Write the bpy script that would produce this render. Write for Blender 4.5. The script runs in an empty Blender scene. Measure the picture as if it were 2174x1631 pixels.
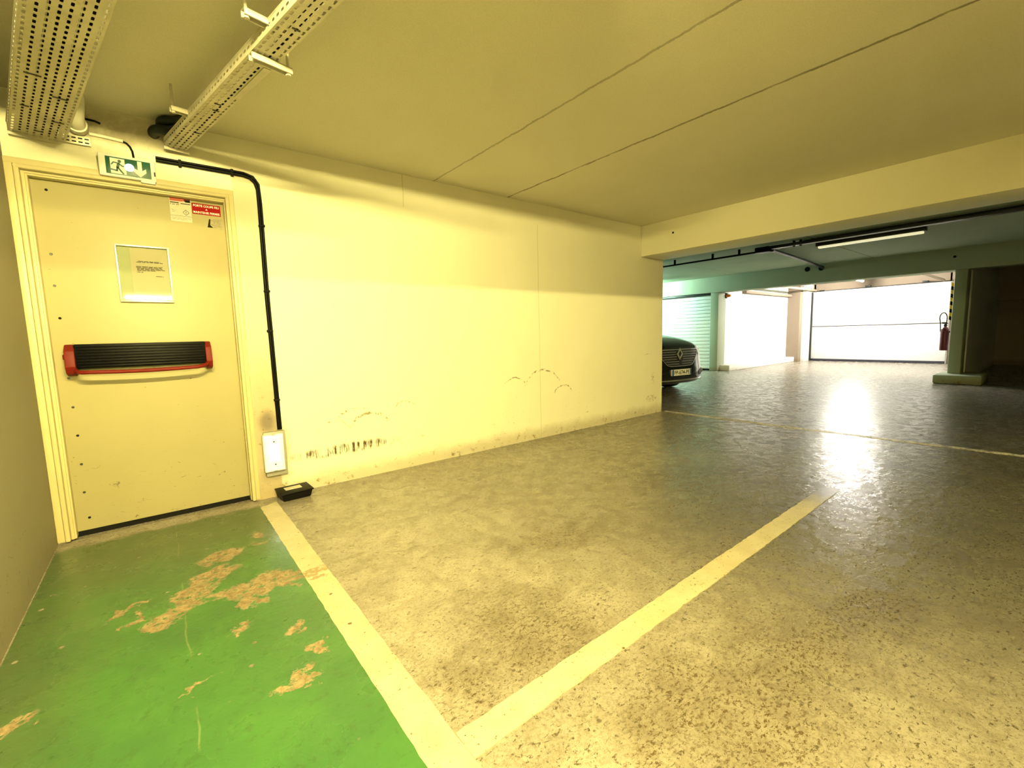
import bpy, bmesh, math, random
from mathutils import Vector, Matrix
random.seed(7)
C = bpy.context.scene.collection
PI = math.pi
sc = bpy.context.scene

# ------------------------------------------------------------------ node helpers
class NT:
    def __init__(s, name):
        s.m = bpy.data.materials.new(name); s.m.use_nodes = True
        s.t = s.m.node_tree; s.t.nodes.clear()
        s.out = s.t.nodes.new('ShaderNodeOutputMaterial')
        s.b = s.t.nodes.new('ShaderNodeBsdfPrincipled')
        s.t.links.new(s.b.outputs[0], s.out.inputs[0])
    def n(s, typ, **kw):
        x = s.t.nodes.new(typ)
        for k, v in kw.items(): setattr(x, k, v)
        return x
    def put(s, sock, v):
        if v is None: return
        if isinstance(v, bpy.types.NodeSocket): s.t.links.new(v, sock)
        else:
            if hasattr(sock.default_value, '__len__') and len(sock.default_value) == 4 and len(v) == 3: v = (*v, 1)
            sock.default_value = v
    def math(s, op, a, b=None, c=None, clamp=False):
        x = s.n('ShaderNodeMath', operation=op); x.use_clamp = clamp
        s.put(x.inputs[0], a); s.put(x.inputs[1], b); s.put(x.inputs[2], c)
        return x.outputs[0]
    def vmath(s, op, a, b=None):
        x = s.n('ShaderNodeVectorMath', operation=op)
        s.put(x.inputs[0], a); s.put(x.inputs[1], b)
        return x.outputs['Value'] if op == 'LENGTH' else x.outputs['Vector']
    def pos(s):
        if not hasattr(s, '_p'): s._p = s.n('ShaderNodeNewGeometry').outputs['Position']
        return s._p
    def obj(s):
        if not hasattr(s, '_o'): s._o = s.n('ShaderNodeTexCoord').outputs['Object']
        return s._o
    def xyz(s, v=None):
        x = s.n('ShaderNodeSeparateXYZ'); s.put(x.inputs[0], v or s.pos()); return x.outputs
    def noise(s, scale, detail=4, rough=.55, vec=None, dist=0, stretch=None, out='Fac'):
        v = vec or s.pos()
        if stretch:
            v = s.vmath('MULTIPLY', v, stretch)
        x = s.n('ShaderNodeTexNoise'); s.put(x.inputs['Vector'], v)
        x.inputs['Scale'].default_value = scale; x.inputs['Detail'].default_value = detail
        x.inputs['Roughness'].default_value = rough; x.inputs['Distortion'].default_value = dist
        return x.outputs[out]
    def voro(s, scale, vec=None, out='Distance', rnd=1):
        x = s.n('ShaderNodeTexVoronoi'); s.put(x.inputs['Vector'], vec or s.pos())
        x.inputs['Scale'].default_value = scale; x.inputs['Randomness'].default_value = rnd
        return x.outputs[out]
    def ramp(s, f, lo, hi, a=0., b=1., smooth=True):
        x = s.n('ShaderNodeMapRange'); x.interpolation_type = 'SMOOTHSTEP' if smooth else 'LINEAR'
        s.put(x.inputs['Value'], f)
        for k, v in (('From Min', lo), ('From Max', hi), ('To Min', a), ('To Max', b)): s.put(x.inputs[k], v)
        return x.outputs['Result']
    def mix(s, f, a, b, mode='MIX'):
        x = s.n('ShaderNodeMix', data_type='RGBA', blend_type=mode)
        s.put(x.inputs['Factor'], f); s.put(x.inputs['A'], a) if False else None
        s.put(x.inputs[6], a); s.put(x.inputs[7], b)
        return x.outputs[2]
    def bump(s, h, strength=.3, dist=.005, normal=None):
        x = s.n('ShaderNodeBump'); x.inputs['Strength'].default_value = strength
        x.inputs['Distance'].default_value = dist; s.put(x.inputs['Height'], h)
        if normal: s.put(x.inputs['Normal'], normal)
        return x.outputs[0]
    def blobs(s, items, amp=.1, nscale=6, soft=.12, vec=None):
        """mask of soft-edged patches (cx,cy,rx,ry,rot) in the floor plane with ragged outlines"""
        base = vec or s.pos()
        nz = s.noise(nscale, 6, .65, vec=base, out='Color')
        off = s.vmath('SUBTRACT', nz, (.5, .5, .5))
        sca = s.n('ShaderNodeVectorMath', operation='SCALE'); s.put(sca.inputs[0], off); sca.inputs['Scale'].default_value = amp
        p = s.vmath('ADD', base, sca.outputs[0])
        p = s.vmath('MULTIPLY', p, (1, 1, 0))
        cur = None
        for (cx, cy, rx, ry, rot) in items:
            mp = s.n('ShaderNodeMapping', vector_type='TEXTURE')
            s.put(mp.inputs['Vector'], p)
            mp.inputs['Location'].default_value = (cx, cy, 0)
            mp.inputs['Rotation'].default_value = (0, 0, math.radians(rot))
            mp.inputs['Scale'].default_value = (rx, ry, 1)
            d = s.vmath('LENGTH', mp.outputs[0])
            cur = d if cur is None else s.math('MINIMUM', cur, d)
        return s.ramp(cur, 1 - soft, 1 + soft, 1, 0)
    def set(s, color=None, rough=None, metal=None, normal=None, spec=None, emit=None, estr=None, trans=None, coat=None, ior=None, alpha=None):
        b = s.b.inputs
        s.put(b['Base Color'], color); s.put(b['Roughness'], rough); s.put(b['Metallic'], metal); s.put(b['Normal'], normal)
        s.put(b['Specular IOR Level'], spec); s.put(b['Emission Color'], emit); s.put(b['Emission Strength'], estr)
        s.put(b['Transmission Weight'], trans); s.put(b['Coat Weight'], coat); s.put(b['IOR'], ior); s.put(b['Alpha'], alpha)
        return s.m

def simple(name, col, rough=.5, metal=0., var=.12, nscale=25, bump=0., spec=.5, coat=0.):
    t = NT(name)
    f = t.noise(nscale, 5, .6)
    c = t.mix(f, tuple(x * (1 - var) for x in col), tuple(min(1, x * (1 + var)) for x in col))
    nm = t.bump(t.noise(nscale * 4, 3), bump, .002) if bump else None
    return t.set(c, rough, metal, nm, spec, coat=coat)

def emitter(name, col, strength):
    t = NT(name); return t.set((.8, .8, .8), .4, emit=col, estr=strength)

# ------------------------------------------------------------------ floor materials
def concrete_nodes(t):
    f1 = t.noise(1.3, 3, .62); f2 = t.noise(9, 5, .70, dist=.5); f3 = t.noise(75, 3, .75)
    c = t.mix(t.ramp(f1, .3, .7), (.255, .228, .190), (.345, .312, .262))
    c = t.mix(t.ramp(f2, .40, .60), t.mix(1, c, (.84, .82, .79), 'MULTIPLY'), c)
    c = t.mix(t.ramp(f3, .40, .52), t.mix(1, c, (.76, .74, .69), 'MULTIPLY'), c)
    # worn darker patches and aggregate showing through
    st = t.blobs([(1.66, 1.76, .34, .12, -12), (1.05, 1.25, .22, .3, 10), (.72, 1.13, .10, .12, 0), (1.48, .52, .5, .16, 8), (1.15, .66, .2, .12, 20),
                  (2.1, .45, .34, .14, -10), (.97, .62, .1, .06, 0)], .6, 5, .55)
    grit = t.ramp(t.noise(44, 4, .8, stretch=(1, 1.5, 1)), .545, .575)
    c = t.mix(t.math('MULTIPLY', st, t.math('MULTIPLY_ADD', grit, .68, .26)), c, (.075, .051, .022))
    # hairline wear: thin dark veins
    vn = t.math('ABSOLUTE', t.math('SUBTRACT', t.noise(15, 4, .7, stretch=(1, 2.0, 1), dist=.8), .5))
    vein = t.math('MULTIPLY', t.ramp(vn, .0, .011, 1, 0), t.ramp(f2, .44, .54, 1, .0))
    c = t.mix(t.math('MULTIPLY', vein, .8), c, (.10, .082, .055))
    fleck = t.ramp(t.noise(50, 3, .78, stretch=(1, 1.6, 1), dist=.6), .592, .615)
    c = t.mix(t.math('MULTIPLY', fleck, .82), c, (.055, .042, .020))
    q = t.xyz()   # driving floor, darkened further to paint in vignette and lamp falloff
    lane_falloff = t.math('MULTIPLY', t.ramp(t.math('ADD', q[0], t.math('MULTIPLY', f1, 1.4)), 1.9, 3.5, 0, .80), t.ramp(t.math('SUBTRACT', q[1], t.math('MULTIPLY', q[0], .22)), 1.9, .5, .12, 1))
    lane_falloff = t.math('MULTIPLY', lane_falloff, t.ramp(q[0], 11, 8, .25, 1))
    c = t.mix(lane_falloff, c, t.mix(1, c, (.38, .40, .42), 'MULTIPLY'))
    v = t.n('ShaderNodeTexVoronoi'); t.put(v.inputs['Vector'], t.pos()); v.inputs['Scale'].default_value = 15
    vc = t.xyz(v.outputs['Color'])[0]
    chip = t.math('MULTIPLY', t.ramp(t.math('ADD', v.outputs['Distance'], t.math('MULTIPLY', f3, .12)), .13, .20, 1, 0), t.math('GREATER_THAN', vc, .74))
    c = t.mix(t.math('MULTIPLY', chip, .75), c, (.07, .052, .034))
    rg = t.ramp(f2, .35, .65, .36, .15)
    rg = t.math('ADD', rg, t.math('MULTIPLY', chip, .25))
    h = t.math('ADD', t.noise(12, 4, .68, stretch=(1, 1.7, 1)), t.math('MULTIPLY', chip, -.2))
    nm = t.bump(h, .30, .016)
    return c, rg, nm

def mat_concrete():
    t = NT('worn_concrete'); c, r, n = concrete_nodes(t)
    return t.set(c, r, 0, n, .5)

def mat_green():
    t = NT('green_floor_paint'); c0, r0, n0 = concrete_nodes(t)
    peel = t.blobs([(.10, 2.56, .13, .06, 30), (.17, 2.78, .11, .06, 10), (.03, 2.47, .10, .03, 40), (-.05, 2.30, .10, .05, 20), (-.10, 2.25, .05, .04, 0),
                    (.02, 2.40, .09, .07, 40), (.22, 2.32, .13, .06, -10), (.30, 2.36, .13, .05, 0), (.22, 2.21, .05, .07, 0), (.42, 2.32, .12, .045, -8), (.36, 2.25, .09, .035, 0),
                    (-.20, 2.47, .07, .016, 30), (-.17, 2.36, .02, .06, -30), (.38, 2.94, .035, .05, 0), (.36, 2.80, .05, .02, 0), (.16, 2.0, .04, .022, 0), (.235, 1.54, .05, .03, 0), (.29, 1.56, .035, .03, 0),
                    (.38, 1.68, .025, .035, 20), (0.0, 1.75, .045, .012, 10), (.13, 1.25, .018, .014, 0),
                    (-.46, 1.9, .10, .02, 30), (.34, 1.88, .04, .03, 20)], .30, 10, .20)
    peel = t.math('MULTIPLY', peel, t.ramp(t.noise(30, 4, .8), .38, .45))
    fleck = t.math('MULTIPLY', t.ramp(t.noise(30, 6, .7, stretch=(1, .6, 1)), .70, .73), t.ramp(t.noise(2.6, 2), .45, .6))
    y = t.xyz()
    edge = t.ramp(t.math('ADD', y[1], t.math('MULTIPLY', t.noise(9, 6, .7), .16)), 3.50, 3.58)   # ragged front edge at the door
    g = t.mix(t.ramp(t.noise(2.0, 6, .6), .35, .65), (.036, .112, .034), (.048, .150, .036))
    dirt = t.math('MAXIMUM', t.ramp(t.math('ADD', y[1], t.math('MULTIPLY', t.noise(3, 6, .6), .9)), 2.75, 3.65, 0, .72),
                  t.ramp(t.math('ADD', y[0], t.math('MULTIPLY', t.noise(3.5, 6, .6), .34)), -.40, .02, .68, 0))
    g = t.mix(dirt, g, (.075, .088, .045))
    g = t.mix(t.math('MULTIPLY', t.ramp(t.noise(22, 4, .75), .54, .66), .4), g, (.03, .065, .022))
    scr = t.math('MULTIPLY', t.ramp(t.noise(16, 6, .7, stretch=(1.4, .5, 1), dist=1), .67, .70), t.ramp(y[0], -.1, -.4))
    g = t.mix(t.math('MULTIPLY', scr, .8), g, (.04, .05, .025))
    # an old ruled line scratched through the paint
    ln = t.math('ABSOLUTE', t.math('SUBTRACT', y[0], t.math('ADD', t.math('MULTIPLY', t.noise(4, 3), .035), -.02)))
    lm = t.math('MULTIPLY', t.ramp(ln, .0012, .004, 1, 0), t.ramp(t.noise(3.1, 3), .45, .55))
    g = t.mix(t.math('MULTIPLY', lm, .35), g, (.24, .25, .12))
    v = t.voro(15); vc = t.xyz(t.voro(15, out='Color'))[1]
    chip = t.math('MULTIPLY', t.ramp(v, .10, .16, 1, 0), t.math('GREATER_THAN', vc, .90))
    m = t.math('MAXIMUM', t.math('MAXIMUM', peel, edge), t.math('MAXIMUM', t.math('MULTIPLY', fleck, .0), chip))
    bare = t.mix(t.ramp(t.noise(34, 5, .75, dist=.8), .34, .66), (.15, .105, .055), (.31, .235, .14))
    c = t.mix(peel, c0, bare)
    c = t.mix(m, g, c)
    r = t.math('MULTIPLY_ADD', m, .3, t.ramp(t.noise(6, 3), .3, .7, .24, .38))
    nm = t.bump(t.math('SUBTRACT', t.noise(26, 6, .6), t.math('MULTIPLY', m, .5)), .35, .006)
    return t.set(c, r, 0, nm, .5)

def mat_line():
    t = NT('yellow_line_paint'); c0, r0, n0 = concrete_nodes(t)
    v = t.voro(13); vc = t.xyz(t.voro(13, out='Color'))[0]
    chip = t.math('MULTIPLY', t.ramp(t.math('ADD', v, t.math('MULTIPLY', t.noise(70, 3, .7), .12)), .13, .19, 1, 0), t.math('GREATER_THAN', vc, .66))
    wear = t.ramp(t.noise(64, 4, .8), .615, .65)
    y = t.xyz()
    peel = t.blobs([(.53, 2.27, .10, .035, 10), (.51, 2.2, .04, .02, 0)], .12, 14, .2)
    peel = t.math('MULTIPLY', peel, t.ramp(t.noise(50, 5, .7), .4, .5))
    fade = t.ramp(t.math('ADD', y[0], t.math('MULTIPLY', t.noise(11, 4, .7), .5)), 3.35, 3.85)
    m = t.math('MAXIMUM', t.math('MAXIMUM', chip, wear), peel)
    c = t.mix(t.ramp(t.noise(8, 5), .3, .7), (.43, .375, .235), (.50, .45, .31))
    c = t.mix(m, c, t.mix(peel, t.mix(1, c0, (.45, .36, .24), 'MULTIPLY'), (.30, .225, .11)))
    c = t.mix(fade, c, c0)
    return t.set(c, t.math('MULTIPLY_ADD', fade, -.22, .5), 0, t.bump(t.math('SUBTRACT', t.noise(50, 5, .7), m), .3, .004), .4)

def mat_white_line():
    t = NT('worn_white_line_paint'); c0, r0, n0 = concrete_nodes(t)
    c = t.mix(t.ramp(t.noise(12, 6, .7), .36, .56), c0, (.72, .68, .58))
    return t.set(c, .45, 0, n0, .4)

# ------------------------------------------------------------------ wall materials
def mat_plaster(name, base, dirty=.5, marks=None, grain=.2, streaks=True, lowdirt=.45, rough=.75):
    t = NT(name); p = t.xyz()
    c = t.mix(t.ramp(t.noise(1.1, 5), .3, .7), tuple(x * .95 for x in base), base)
    c = t.mix(t.math('MULTIPLY', t.ramp(t.noise(160, 3, .6), .4, .65), .10), c, tuple(x * .7 for x in base))
    low = t.ramp(t.math('ADD', p[2], t.math('MULTIPLY', t.noise(5, 6, .7), -.14)), -.03, .10, 1, 0)
    spots = t.ramp(t.noise(18, 7, .72), .55, .68)
    c = t.mix(t.math('MULTIPLY', low, t.math('MULTIPLY_ADD', spots, .6, lowdirt)), c, (.20, .14, .06))
    zone = t.ramp(p[2], .75, .15, 0, 1)
    scuff = t.math('MULTIPLY', t.math('MULTIPLY', zone, t.ramp(t.noise(16, 5, .75, dist=2, stretch=(.8, .8, 1.7)), .625, .655)), t.ramp(t.noise(1.4, 2), .44, .56))
    c = t.mix(t.math('MULTIPLY', scuff, dirty), c, (.15, .105, .04))
    fl = t.math('MULTIPLY', t.ramp(t.noise(24, 5, .7, stretch=(.6, .6, 1.5), dist=1.5), .755, .775), t.ramp(t.noise(1.9, 2), .45, .55))
    c = t.mix(t.math('MULTIPLY', fl, .75), c, (.16, .11, .05))
    if marks: c = marks(t, p, c)
    return t.set(c, rough, 0, t.bump(t.noise(60, 3, .65), .10, .003), .3)

def back_marks(t, p, c):
    x, z = p[0], p[2]
    # rubbed tyre-bumper band: upright dark strokes in one strip
    cx = t.n('ShaderNodeCombineXYZ'); t.put(cx.inputs[0], x); t.put(cx.inputs[1], z)
    v2 = cx.outputs[0]
    band = t.blobs([(1.14, .268, .40, .040, 0)], .05, 12, .35, vec=v2)
    st = t.ramp(t.noise(34, 5, .75, vec=v2, stretch=(1, .12, 1)), .46, .58)
    c = t.mix(t.math('MULTIPLY', band, st), c, (.07, .042, .014))
    # arced scuffs
    for (ax, az, r, lo, hi, w) in ((1.22, .42, .17, .0, 1, .012), (1.34, .33, .20, 0, 1, .014), (1.05, .37, .14, 0, 1, .010), (3.30, .46, .30, 0, 1, .012), (2.9, .50, .2, 0, 1, .008), (3.62, .40, .16, 0, 1, .012), (1.66, .50, .1, 0, 1, .012)):
        d = t.vmath('LENGTH', t.vmath('SUBTRACT', v2, (ax, az, 0)))
        ring = t.ramp(t.math('ABSOLUTE', t.math('SUBTRACT', d, t.math('MULTIPLY_ADD', t.noise(9, 4, vec=v2), .05, r - .025))), w * .4, w, 1, 0)
        up = t.math('MULTIPLY', t.ramp(z, az + r * .35, az + r * .8), t.ramp(t.noise(22, 6, .75, vec=v2), .47, .57))
        c = t.mix(t.math('MULTIPLY', t.math('MULTIPLY', ring, up), .8), c, (.14, .10, .03))
    # grubby strip between door casing and conduit, with one smoky smudge
    strip = t.math('MULTIPLY', t.math('MULTIPLY', t.ramp(x, .49, .505), t.ramp(x, .655, .64)), t.math('LESS_THAN', z, 2.27))
    dl = t.ramp(t.math('ADD', z, t.math('MULTIPLY', t.noise(4, 5, vec=v2), .5)), 1.6, .75, .40, .80)
    c = t.mix(t.math('MULTIPLY', strip, dl), c, (.34, .26, .145))
    c = t.mix(t.math('MULTIPLY', strip, t.math('MULTIPLY', t.ramp(t.noise(26, 7, .75, vec=v2), .58, .66), t.ramp(z, 1.0, .5))), c, (.16, .11, .05))
    sm = t.blobs([(.583, .565, .05, .075, 0)], .03, 14, .6, vec=v2)
    c = t.mix(t.math('MULTIPLY', sm, .75), c, (.13, .10, .085))
    sd = t.blobs([(.66, .34, .055, .20, 0), (.61, .165, .10, .05, 0)], .06, 16, .55, vec=v2)  # shadow right of and below the emergency lamp, painted into the wall
    c = t.mix(t.math('MULTIPLY', sd, .6), c, (.24, .20, .14))
    up = t.math('MULTIPLY', t.blobs([(-.10, 2.42, .30, .12, 0), (.10, 2.40, .16, .09, 0)], .15, 7, .6, vec=v2), t.ramp(t.noise(9, 4, .7, vec=v2), .25, .6, .45, 1))  # shade between the trays painted on the wall, along with some stains
    c = t.mix(t.math('MULTIPLY', up, .62), c, (.17, .13, .07))
    # board joints of the old formwork
    for jx, a, b in ((3.262, 0, 2.3), (1.742, 2.25, 2.6)):
        l = t.ramp(t.math('ABSOLUTE', t.math('SUBTRACT', x, t.math('MULTIPLY_ADD', t.noise(7, 4, vec=v2), .012, jx - .006))), .002, .006, 1, 0)
        l = t.math('MULTIPLY', l, t.math('MULTIPLY', t.math('GREATER_THAN', z, a), t.math('LESS_THAN', z, b)))
        c = t.mix(t.math('MULTIPLY', l, .35), c, (.30, .22, .08))
    e = t.blobs([(5.38, .50, .035, .09, 0), (5.35, .22, .13, .05, 0), (5.22, .84, .10, .006, 0)], .05, 16, .4, vec=v2)
    c = t.mix(t.math('MULTIPLY', e, t.math('MULTIPLY', t.ramp(t.noise(30, 5, .75, vec=v2), .48, .58), .6)), c, (.2, .15, .06))
    c = t.mix(t.ramp(x, 5.1, 5.6, 0, .12), c, (.55, .42, .25))
    return c

def mat_ceiling(name, base, xj=(), yj=()):
    t = NT(name); p = t.xyz()
    c = t.mix(t.ramp(t.noise(.8, 5), .3, .7), tuple(x * .93 for x in base), base)
    c = t.mix(t.math('MULTIPLY', t.ramp(t.noise(140, 3, .6), .42, .62), .16), c, tuple(x * .6 for x in base))
    h = t.noise(5, 4)
    for ax, vals in ((0, xj), (1, yj)):
        for k, v in enumerate(vals):
            w = .015 if k % 2 else .013
            d = t.math('ABSOLUTE', t.math('SUBTRACT', p[ax], t.math('MULTIPLY_ADD', t.noise(6, 5, .75), .045, v - .0225)))
            l = t.math('MULTIPLY', t.ramp(d, w * .35, w, 1, 0), t.ramp(t.noise(3, 5), .3, .5, .45, 1))
            c = t.mix(t.math('MULTIPLY', l, .75 if k % 2 else .5), c, (.12, .09, .035))
            h = t.math('SUBTRACT', h, t.math('MULTIPLY', l, .6))
    return t.set(c, .85, 0, t.bump(h, .15, .008), .2)

# ------------------------------------------------------------------ geometry helpers
class MB:
    def __init__(s): s.bm = bmesh.new()
    def box(s, x0, x1, y0, y1, z0, z1, bev=0, seg=2, mat=None):
        t = bmesh.new()
        vs = [t.verts.new((x, y, z)) for x in (x0, x1) for y in (y0, y1) for z in (z0, z1)]
        for f in ((0, 1, 3, 2), (4, 6, 7, 5), (0, 4, 5, 1), (2, 3, 7, 6), (0, 2, 6, 4), (1, 5, 7, 3)): t.faces.new([vs[i] for i in f])
        bmesh.ops.recalc_face_normals(t, faces=t.faces)
        if bev: bmesh.ops.bevel(t, geom=list(t.edges), offset=bev, segments=seg, affect='EDGES', profile=.5)
        if mat is not None: bmesh.ops.transform(t, matrix=mat, verts=t.verts)
        s._merge(t); return s
    def _merge(s, t):
        me = bpy.data.meshes.new('tmp'); t.to_mesh(me); t.free(); s.bm.from_mesh(me); bpy.data.meshes.remove(me)
    def prism(s, pts, d, axis=1, off=0., bev=0):
        """closed outline pts (a,b) in the two axes other than `axis`, swept from off to off+d"""
        t = bmesh.new()
        def P(a, b, c): return {0: (c, a, b), 1: (a, c, b), 2: (a, b, c)}[axis]
        v0 = [t.verts.new(P(a, b, off)) for a, b in pts]; v1 = [t.verts.new(P(a, b, off + d)) for a, b in pts]
        t.faces.new(v0); t.faces.new(v1[::-1]); n = len(pts)
        for i in range(n): t.faces.new((v0[i], v1[i], v1[(i + 1) % n], v0[(i + 1) % n]))
        bmesh.ops.recalc_face_normals(t, faces=t.faces)
        if bev: bmesh.ops.bevel(t, geom=list(t.edges), offset=bev, segments=2, affect='EDGES', profile=.5)
        s._merge(t); return s
    def tube(s, path, r, seg=12, caps=True, radii=None):
        path = [Vector(p) for p in path]; n = len(path); rings = []
        t0 = (path[1] - path[0]).normalized(); ref = Vector((0, 0, 1)) if abs(t0.z) < .9 else Vector((1, 0, 0))
        nrm = t0.cross(ref).normalized()
        for i, p in enumerate(path):
            t = (path[min(i + 1, n - 1)] - path[max(i - 1, 0)]).normalized()
            nrm = (nrm - t * nrm.dot(t)).normalized(); b = t.cross(nrm)
            rr = radii[i] if radii else r
            rings.append([s.bm.verts.new(p + (nrm * math.cos(a) + b * math.sin(a)) * rr) for a in (2 * PI * k / seg for k in range(seg))])
        for i in range(n - 1):
            for k in range(seg): s.bm.faces.new((rings[i][k], rings[i][(k + 1) % seg], rings[i + 1][(k + 1) % seg], rings[i + 1][k]))
        if caps:
            s.bm.faces.new(rings[0][::-1]); s.bm.faces.new(rings[-1])
        return s
    def lathe(s, prof, c, axis=2, seg=24):
        """prof: list of (r, h) around axis through c"""
        c = Vector(c); rings = []
        for r, h in prof:
            ring = []
            for k in range(seg):
                a = 2 * PI * k / seg; u, v = r * math.cos(a), r * math.sin(a)
                ring.append(s.bm.verts.new(c + Vector({0: (h, u, v), 1: (u, h, v), 2: (u, v, h)}[axis])))
            rings.append(ring)
        for i in range(len(rings) - 1):
            for k in range(seg): s.bm.faces.new((rings[i][k], rings[i][(k + 1) % seg], rings[i + 1][(k + 1) % seg], rings[i + 1][k]))
        s.bm.faces.new(rings[0][::-1]); s.bm.faces.new(rings[-1]); return s
    def quad(s, a, b, c, d):
        s.bm.faces.new([s.bm.verts.new(p) for p in (a, b, c, d)]); return s
    def mesh(s, name, base, smooth):
        bmesh.ops.recalc_face_normals(s.bm, faces=s.bm.faces)
        if base is not None: bmesh.ops.translate(s.bm, vec=-Vector(base), verts=s.bm.verts)
        me = bpy.data.meshes.new(name); s.bm.to_mesh(me); s.bm.free()
        if smooth is not None:
            for pl in me.polygons: pl.use_smooth = True
            me.set_sharp_from_angle(angle=math.radians(smooth))
        return me

BASE = {}
def tag(o, label=None, cat=None, group=None, kind=None):
    if label: o['label'] = label
    if cat: o['category'] = cat
    if group: o['group'] = group
    if kind: o['kind'] = kind
    return o
def thing(name, label, cat, loc, group=None, kind=None, rotz=0):
    o = bpy.data.objects.new(name, None); C.objects.link(o); o.location = loc; o.rotation_euler = (0, 0, rotz)
    o.empty_display_size = .1
    BASE[o.name] = Vector(loc); return tag(o, label, cat, group, kind)
def part(name, mb, mat, parent, smooth=35, label=None, local=False):
    base = None if local else BASE[parent.name]
    o = bpy.data.objects.new(name, mb.mesh(name, base, smooth)); C.objects.link(o)
    o.data.materials.append(mat); o.parent = parent
    BASE[o.name] = Vector((0, 0, 0)) if local else base
    if label: o['label'] = label
    return o
def single(name, mb, mat, label, cat, loc, group=None, kind=None, smooth=35):
    o = bpy.data.objects.new(name, mb.mesh(name, loc, smooth)); C.objects.link(o)
    o.data.materials.append(mat); o.location = loc; BASE[o.name] = Vector(loc)
    return tag(o, label, cat, group, kind)
def struct(name, mb, mat, label, cat, loc=(0, 0, 0), smooth=35): return single(name, mb, mat, label, cat, loc, None, 'structure', smooth)

def text_mesh(txt, height, width=None, depth=.0006, spacing=1.0):
    """lettering as a flat solid: returns (verts, faces) centred at 0 in a local x/y plane"""
    cu = bpy.data.curves.new('lettering', 'FONT'); cu.body = txt; cu.size = 1; cu.extrude = 0; cu.space_character = spacing
    cu.resolution_u = 3; cu.offset = .012
    o = bpy.data.objects.new('lettering', cu); C.objects.link(o); bpy.context.view_layer.update()
    me = bpy.data.meshes.new_from_object(o.evaluated_get(bpy.context.evaluated_depsgraph_get()))
    vs = [v.co.copy() for v in me.vertices]; fs = [tuple(p.vertices) for p in me.polygons]
    bpy.data.objects.remove(o); bpy.data.curves.remove(cu); bpy.data.meshes.remove(me)
    x0 = min(v.x for v in vs); x1 = max(v.x for v in vs); y0 = min(v.y for v in vs); y1 = max(v.y for v in vs)
    sy = height / (y1 - y0); sx = width / (x1 - x0) if width else sy
    return [((v.x - (x0 + x1) / 2) * sx, (v.y - (y0 + y1) / 2) * sy) for v in vs], fs
def add_text(mb, txt, height, width, f):
    """f maps a local (a,b) to a point"""
    vs, fs = text_mesh(txt, height, width)
    bv = [mb.bm.verts.new(f(a, b)) for a, b in vs]
    for q in fs:
        try: mb.bm.faces.new([bv[i] for i in q])
        except ValueError: pass

# ------------------------------------------------------------------ materials
CREAM = (.80, .765, .60)
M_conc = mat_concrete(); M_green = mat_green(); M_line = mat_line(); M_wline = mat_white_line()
M_back = mat_plaster('cream_wall_plaster', CREAM, marks=back_marks)
M_wall = mat_plaster('cream_painted_concrete', CREAM, dirty=.35)
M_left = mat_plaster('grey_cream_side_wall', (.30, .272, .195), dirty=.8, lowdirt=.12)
M_ceil = mat_ceiling('cream_ceiling', (.78, .74, .58), xj=(2.037, 2.868))
M_ceil2 = mat_ceiling('pale_grey_ceiling', (.42, .49, .36), yj=(5.52, 2.75))
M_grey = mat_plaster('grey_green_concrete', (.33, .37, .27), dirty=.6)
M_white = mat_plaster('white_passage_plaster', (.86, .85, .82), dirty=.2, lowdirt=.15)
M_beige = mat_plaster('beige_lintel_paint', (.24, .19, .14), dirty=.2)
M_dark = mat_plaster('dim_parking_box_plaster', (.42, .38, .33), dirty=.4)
def mat_door():
    t = NT('cream_door_paint'); p = t.xyz()
    base = (.355, .315, .17)
    c = t.mix(t.ramp(t.noise(1.6, 5), .3, .7), tuple(x * .93 for x in base), base)
    z = t.ramp(p[2], .75, .05, 0, 1)
    sc_ = t.math('MULTIPLY', z, t.ramp(t.noise(19, 5, .78, stretch=(.8, 1, 1.7), dist=1.5), .635, .655))
    c = t.mix(t.math('MULTIPLY', sc_, .85), c, (.06, .042, .018))
    dots = t.math('MULTIPLY', t.ramp(t.noise(30, 4, .7, stretch=(.7, 1, 1.3)), .715, .735), .8)
    c = t.mix(dots, c, (.08, .055, .025))
    return t.set(c, .48, 0, t.bump(t.noise(9, 4), .06, .004), .4)
M_door = mat_door()
M_frame = simple('cream_gloss_frame_paint', (.52, .455, .25), .42, var=.06, nscale=8, bump=.05)
M_black = simple('black_plastic', (.0025, .0025, .0027), .40, var=.2, spec=.08)
M_rubber = simple('black_rubber', (.003, .003, .003), .7, var=.2, spec=.15)
M_darkm = simple('dark_steel', (.03, .03, .03), .4, .6)
M_red = simple('red_enamel', (.13, .008, .004), .55, var=.1, spec=.2)
M_redsign = simple('red_sign_vinyl', (.27, .002, .004), .7, var=.03, spec=.15)
M_orange = simple('orange_red_print', (.42, .040, .008), .5, var=.05)
M_paper = simple('white_paper', (.52, .49, .40), .7, var=.04)
M_paper2 = simple('grubby_paper', (.34, .30, .19), .8, var=.35, nscale=60)
M_ink = simple('black_ink', (.006, .005, .004), .7, var=.1, spec=.15)
M_inkw = simple('white_print', (.86, .84, .80), .5, var=.02)
M_alu = simple('aluminium_frame', (.80, .77, .66), .30, .55, var=.05)
def mat_tray():
    t = NT('galvanised_tray_steel')
    c = t.mix(t.ramp(t.noise(6, 6, .6), .3, .7), (.50, .47, .37), (.68, .64, .51))
    c = t.mix(t.math('MULTIPLY', t.ramp(t.noise(24, 6, .7), .58, .70), .5), c, (.25, .2, .12))
    return t.set(c, .42, .25, t.bump(t.noise(40, 4), .08, .002), .5)
M_tray = mat_tray()
M_pvc = simple('white_pvc', (.80, .76, .62), .35, var=.06)
M_gcable = simple('dark_green_conduit', (.008, .015, .012), .5, var=.2, spec=.3)
M_sgreen = simple('sign_green', (.008, .085, .055), .35, var=.08)
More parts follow.
